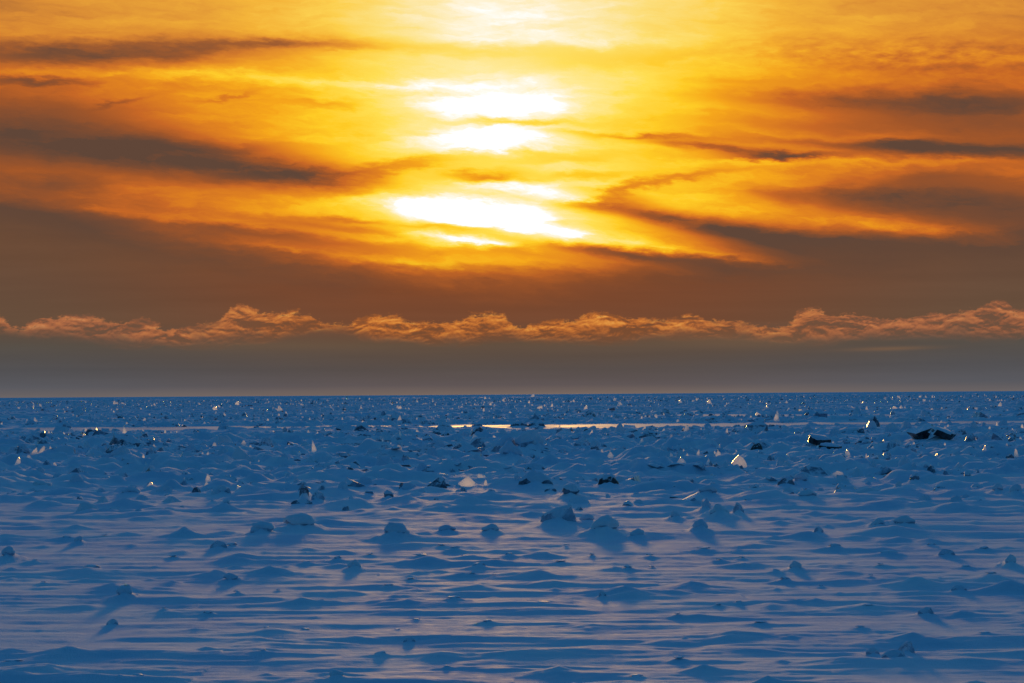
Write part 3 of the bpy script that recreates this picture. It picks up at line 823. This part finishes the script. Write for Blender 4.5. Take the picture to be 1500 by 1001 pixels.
for i, f in enumerate(FEAT):
    k = f['kind']; w, h = f['w'], f['h']; sd = i + 1
    gz = float(GZ[i]); base = float(G0[i])
    loc = Vector((f['x'], f['y'] + float(BACK[i]), gz))
    if k == 'M': continue
    if k == 'P':
        hh = max(base + h * 1.12 - gz, h * .16)
        bm = block_bm(w * rng.uniform(.4, .6), hh, sd, lean=rng.uniform(-1, 1), detail=1)
        o = link_bm('ice_lump', bm, M_RIME, loc=loc)
        o.location.x -= w * .03
        ITEMS.append((o, f['px'], f['py'], 'snow-crusted ice lump', 'wide' if w > .7 * f['y'] / 80 else 'small', f['label'], 'ice lump', 'snow-crusted ice lumps on the drifts'))
        continue
    if k == 'G':
        loc.z += .12 * h
        bm = shard_bm(w * 1.05, h * 1.22, sd)
        for v in bm.verts:
            if v.co.z < 0: v.co.z -= .35 * h
        o = link_bm('ice_shard', bm, M_CLEAR, loc=loc)
        ITEMS.append((o, f['px'], f['py'], 'glowing ice shard', 'tiny' if w * FPX / f['y'] < 9 else 'small', f['label'], 'ice shard', 'clear ice shards lit by the low sun'))
        continue
    hh = max(base + h - gz, h * .55) * (1.0 if f['y'] < 120 else 1.04)
    dark = f.get('dark', 0)
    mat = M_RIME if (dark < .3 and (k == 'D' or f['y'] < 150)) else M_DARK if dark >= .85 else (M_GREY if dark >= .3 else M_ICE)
    name = 'ice_block'
    if f.get('slab'):
        bm = slab_bm(w, hh, sd, f['rot'], thick=h * .7); name = 'ice_slab'
    elif k == 'D':
        bm = dome_bm(w * .76, hh * (.86 if f['y'] < 125 else 1), sd); name = 'ice_boulder'
    else:
        bm = block_bm(w * (.85 if f['y'] < 150 else 1), hh, sd, lean=f.get('lean', rng.uniform(-.6, .6)), detail=2)
    cap = f.get('cap', 1)
    capbm = None
    if cap:
        lo = {True: -.4, False: .3}[k == 'D' and dark < .3]
        if cap < 1: lo = .5
        capbm = cap_from(bm, min(w, h) * .045 + .008, lo, lo + .35, sd)
    if capbm is not None:
        o = bpy.data.objects.new(name, None); o.location = loc; col_main.objects.link(o)
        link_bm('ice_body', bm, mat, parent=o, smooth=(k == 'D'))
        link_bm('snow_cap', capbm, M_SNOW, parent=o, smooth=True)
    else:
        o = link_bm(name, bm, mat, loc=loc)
    if name == 'ice_slab': o['kind'] = 'thing'
    cat = {'ice_slab': 'ice slab', 'ice_block': 'ice block', 'ice_boulder': 'ice boulder'}[name]
    ITEMS.append((o, f['px'], f['py'], cat, 'grey', f['label'], cat, {'ice_slab': 'dark tilted slabs', 'ice_block': 'broken blocks of ice', 'ice_boulder': 'snow-covered ice boulders'}[name]))

# ---- prototypes for the countless pieces
def proto(bm):
    bmesh.ops.triangulate(bm, faces=bm.faces)
    bm.verts.ensure_lookup_table()
    v = np.array([q.co[:] for q in bm.verts]); fc = np.array([[q.index for q in fcs.verts] for fcs in bm.faces])
    bm.free(); return v, fc
def simple_block(s): return block_bm(1, 1, s, lean=rng.uniform(-1, 1), detail=0)
def simple_plate(s):
    R_ = random.Random(s); n = R_.randint(4, 6); pts = []
    for k_ in range(n):
        a = 2 * math.pi * k_ / n + R_.uniform(-.3, .3)
        x, y = math.cos(a) * .5, math.sin(a) * .5
        pts += [(x, y, -.1), (x * .9, y * .9, R_.uniform(.1, .2))]
    bm = hull_bm(pts)
    Mx = Matrix.Rotation(R_.uniform(-.9, .9), 4, 'Y') @ Matrix.Rotation(R_.uniform(-.7, .7), 4, 'X')
    for v in bm.verts: v.co = Mx @ v.co
    zt = max(v.co.z for v in bm.verts)
    for v in bm.verts: v.co.z /= max(zt, .15)
    return bm
PB = [proto(simple_block(500 + k_)) for k_ in range(14)]
PP = [proto(simple_plate(600 + k_)) for k_ in range(14)]
PS = [proto(shard_bm(1, 1, 700 + k_)) for k_ in range(14)]

def scatter_stuff(name, protos, X_, Y_, Z_, W_, H_, mat, label, cat, seed):
    r_ = np.random.RandomState(seed)
    which = r_.randint(0, len(protos), len(X_)); V_ = []; F_ = []; base_i = 0
    for k_, (pv, pf) in enumerate(protos):
        m = which == k_; n = m.sum()
        if n == 0: continue
        a = r_.uniform(0, 6.283, n); flat = r_.uniform(.7, 1.3, n)
        c, s = np.cos(a)[:, None], np.sin(a)[:, None]
        if protos is PS: c = np.cos(a * .12)[:, None]; s = np.sin((a - 3.14) * .12)[:, None]
        vx = (pv[None, :, 0] * c - pv[None, :, 1] * s) * W_[m][:, None] + X_[m][:, None]
        vy = (pv[None, :, 0] * s + pv[None, :, 1] * c) * (W_[m] * flat)[:, None] + Y_[m][:, None]
        vz = pv[None, :, 2] * H_[m][:, None] + Z_[m][:, None]
        V_.append(np.stack([vx, vy, vz], -1).reshape(-1, 3))
        F_.append((pf[None] + (np.arange(n) * len(pv))[:, None, None] + base_i).reshape(-1, 3)); base_i += n * len(pv)
    V_ = np.concatenate(V_); F_ = np.concatenate(F_)
    me = bpy.data.meshes.new(name)
    me.vertices.add(len(V_)); me.vertices.foreach_set('co', V_.astype(np.float32).ravel())
    me.loops.add(F_.size); me.loops.foreach_set('vertex_index', F_.astype(np.int32).ravel())
    me.polygons.add(len(F_)); me.polygons.foreach_set('loop_start', np.arange(0, F_.size, 3, dtype=np.int32))
    me.polygons.foreach_set('use_smooth', np.zeros(len(F_), bool))
    me.update(calc_edges=True); me.materials.append(mat)
    o = bpy.data.objects.new(name, me); col_main.objects.link(o)
    tag(o, label, cat, None, 'stuff')
    return o

def sample(n, y0, y1, half, seed, power=1.0, dens=None):
    """positions spread over the wedge of ice in front of the camera"""
    r_ = np.random.RandomState(seed); xs = []; ys = []; c = 0
    while c < n:
        u = r_.random(n * 2); y = (y0 ** power + u * (y1 ** power - y0 ** power)) ** (1 / power)
        x = r_.uniform(-half, half, n * 2) * y
        if dens is not None:
            k_ = r_.random(n * 2) < dens(x, y); x = x[k_]; y = y[k_]
        xs.append(x); ys.append(y); c += len(x)
    return np.concatenate(xs)[:n], np.concatenate(ys)[:n], r_

def rub_dens(x, y):
    d = sst(fbm(x / 18.0, y / 9.0, 35, 3), -.1, .55) * sst(y, 92, 190) + .02
    d = d * (1 - lead_mask(x, y)) * (1 - .85 * np.exp(-((y - 322) / 26.0) ** 2))
    return np.clip(d, 0, 1)
def far_dens(x, y): return np.clip(1 - lead_mask(x, y), 0, 1) * (.15 + .85 * sst(fbm(x / 70.0, y / 60.0, 135, 3), -.4, .4))

# broken ice in the middle distance (beyond the pieces placed one by one)
for nm, PR, n, sc, mt, lb, sd in (('pale_ice_rubble', PB, 2600, .5, M_ICE, 'pale blue broken ice strewn across the middle distance', 21),
                                  ('snowy_ice_rubble', PB, 3800, .58, M_SNOW, 'snow-covered broken ice strewn across the middle distance', 22),
                                  ('tilted_plate_rubble', PP, 1300, .9, M_ICE, 'tilted plates of pale ice strewn across the middle distance', 23),
                                  ('grey_ice_rubble', PP, 300, .75, M_GREY, 'grey broken ice plates strewn across the middle distance', 24)):
    x, y, r_ = sample(n, 98, 440, .215, sd, 1.35, rub_dens)
    w = sc * np.exp(r_.normal(0, .42, n)) * (0.55 + y / 500); h = w * r_.uniform(.25, .7, n) * (.75 if PR is PB else .5)
    scatter_stuff(nm, PR, x, y, hfun(x, y) - .22 * h, w, h, mt, lb, 'ice rubble', sd)
# far field
for nm, PR, n, sc, mt, lb, sd in (('far_pale_rubble', PB, 7000, .62, M_ICE, 'far field of pale rubble beyond the leads', 31),
                                  ('far_snowy_rubble', PB, 7000, .8, M_SNOW, 'far field of snowy rubble beyond the leads', 32),
                                  ('far_dark_rubble', PP, 2000, .6, M_GREY, 'far field of dark-faced plates beyond the leads', 33)):
    x, y, r_ = sample(n, 445, 2600, .2, sd, .35, far_dens)
    w = sc * np.exp(r_.normal(0, .4, n)) * (.75 + y / 2200); h = w * r_.uniform(.3, .7, n)
    scatter_stuff(nm, PR, x, y, np.where(y < 560, hfun(x, y), 0.0), w, h, mt, lb, 'ice rubble', sd)
# tiny glints of clear ice, thickest under the sun
x, y, r_ = sample(1500, 440, 2600, .2, 41, .3, lambda x, y: far_dens(x, y) * (.45 + .55 * np.exp(-((x / y) / .07) ** 2)))
w = .15 * np.exp(r_.normal(0, .4, len(x))) * (.5 + y / 900); h = w * r_.uniform(.5, .9, len(x))
scatter_stuff('far_clear_shards', PS, x, y, np.where(y < 560, hfun(x, y), 0.12) + .25, w, h * 1.6, M_CLEAR, 'countless tiny glinting shards of clear ice in the far field', 'ice shards', 41)
x, y, r_ = sample(420, 150, 440, .2, 42, 1.3, rub_dens)
w = .17 * np.exp(r_.normal(0, .4, len(x))) * (.5 + y / 400); h = w * r_.uniform(.5, 1.2, len(x))
scatter_stuff('clear_shard_crumbs', PS, x, y, hfun(x, y) + .06, w, h * 1.3, M_CLEAR, 'tiny clear crumbs of ice glinting among the rubble', 'ice shards', 42)

# individual pieces among the rubble: one of each form, then copies sharing its mesh
def mesh_of(p, mat, nm):
    me = bpy.data.meshes.new(nm); me.from_pydata(p[0].tolist(), [], p[1].tolist()); me.update(); me.materials.append(mat); return me
def place_many(name, protos, mats, n, y0, y1, sc, seed, noun, adjs, cat, group, tall=.6, dens=rub_dens, power=1.2, half=.172):
    meshes = [(mesh_of(p, m, name), a) for p in protos for m, a in zip(mats, adjs)]
    firsts = {}
    x, y, r_ = sample(n, y0, y1, half, seed, power, dens)
    keep = np.ones(n, bool)
    for i in range(n):
        if np.min(np.hypot((x[i] - FX) / 1.0, (y[i] - FY) / 6.0)) < .9: keep[i] = False
    x, y = x[keep], y[keep]
    z = np.where(y < 560, hfun(x, y), .1)
    for i in range(len(x)):
        k_ = r_.randint(len(meshes)); me, adj = meshes[k_]
        if k_ not in firsts:
            o = bpy.data.objects.new(name, me); firsts[k_] = o
        else: o = firsts[k_].copy()
        col_main.objects.link(o)
        w = sc * math.exp(r_.normal(0, .35)) * (.25 + y[i] / 330)
        h = w * tall * r_.uniform(.6, 1.35)
        o.location = (x[i], y[i], z[i] - (.02 if 'shard' in name else .2) * h); o.rotation_euler = (0, 0, r_.uniform(-.7, .7) if 'shard' in name else r_.uniform(0, 6.28)); o.scale = (w, w, h)
        px_ = 750 + x[i] / y[i] * FPX; py_ = 582 - .00667 * px_ + CAM_H * FPX / y[i]
        ITEMS.append((o, px_, py_, noun, adj, None, cat, group))

place_many('ice_chunk', PB[:8], (M_ICE, M_SNOW, M_GREY), 210, 105, 330, .95, 51, 'ice chunk', ('pale', 'snowy', 'grey'), 'ice chunk', 'ice chunks in the rubble')
place_many('ice_plate', PP[:8], (M_ICE, M_SNOW, M_GREY), 130, 150, 330, 1.2, 52, 'tilted ice plate', ('pale', 'snowy', 'grey'), 'ice plate', 'tilted ice plates in the rubble', tall=.42)
place_many('ice_shard', PS[:8], (M_CLEAR,), 150, 560, 1500, .2, 53, 'glinting ice shard', ('tiny',), 'ice shard', 'clear ice shards lit by the low sun', tall=.95, dens=far_dens, power=.4)

# ------------------------------------------------------------------ labels that single each piece out
ORD = ['nearest', 'second', 'third', 'fourth', 'fifth', 'sixth', 'seventh', 'eighth', 'ninth', 'tenth', 'eleventh', 'twelfth', 'thirteenth', 'fourteenth', 'fifteenth', 'sixteenth', 'seventeenth', 'eighteenth', 'nineteenth', 'twentieth']
buckets = {}
for it in ITEMS:
    o, px_, py_, noun, adj, label, cat, group = it
    tag(o, label, cat, group)
    if label: continue
    best = min(LM, key=lambda L_: math.hypot(px_ - L_[0], (py_ - L_[1]) * 3.2))
    ddx, ddy = px_ - best[0], (py_ - best[1]) * 3.2
    rel = ('right of' if ddx > 0 else 'left of') if abs(ddx) > abs(ddy) else ('in front of' if ddy > 0 else 'beyond')
    buckets.setdefault((noun, rel, best[2]), []).append((math.hypot(ddx, ddy), o, adj))
for (noun, rel, lm), L_ in buckets.items():
    L_.sort(key=lambda q: q[0])
    for n_, (d_, o, adj) in enumerate(L_):
        if len(L_) == 1: o['label'] = f'{adj} {noun} {rel} {lm}'
        elif n_ < len(ORD): o['label'] = f'{adj} {noun}, {ORD[n_]} one {rel} {lm}'
        else: o['label'] = f'{adj} {noun} far {rel} {lm}, {ORD[n_ - len(ORD)]} of the outermost ones'
print('objects', len(bpy.data.objects))
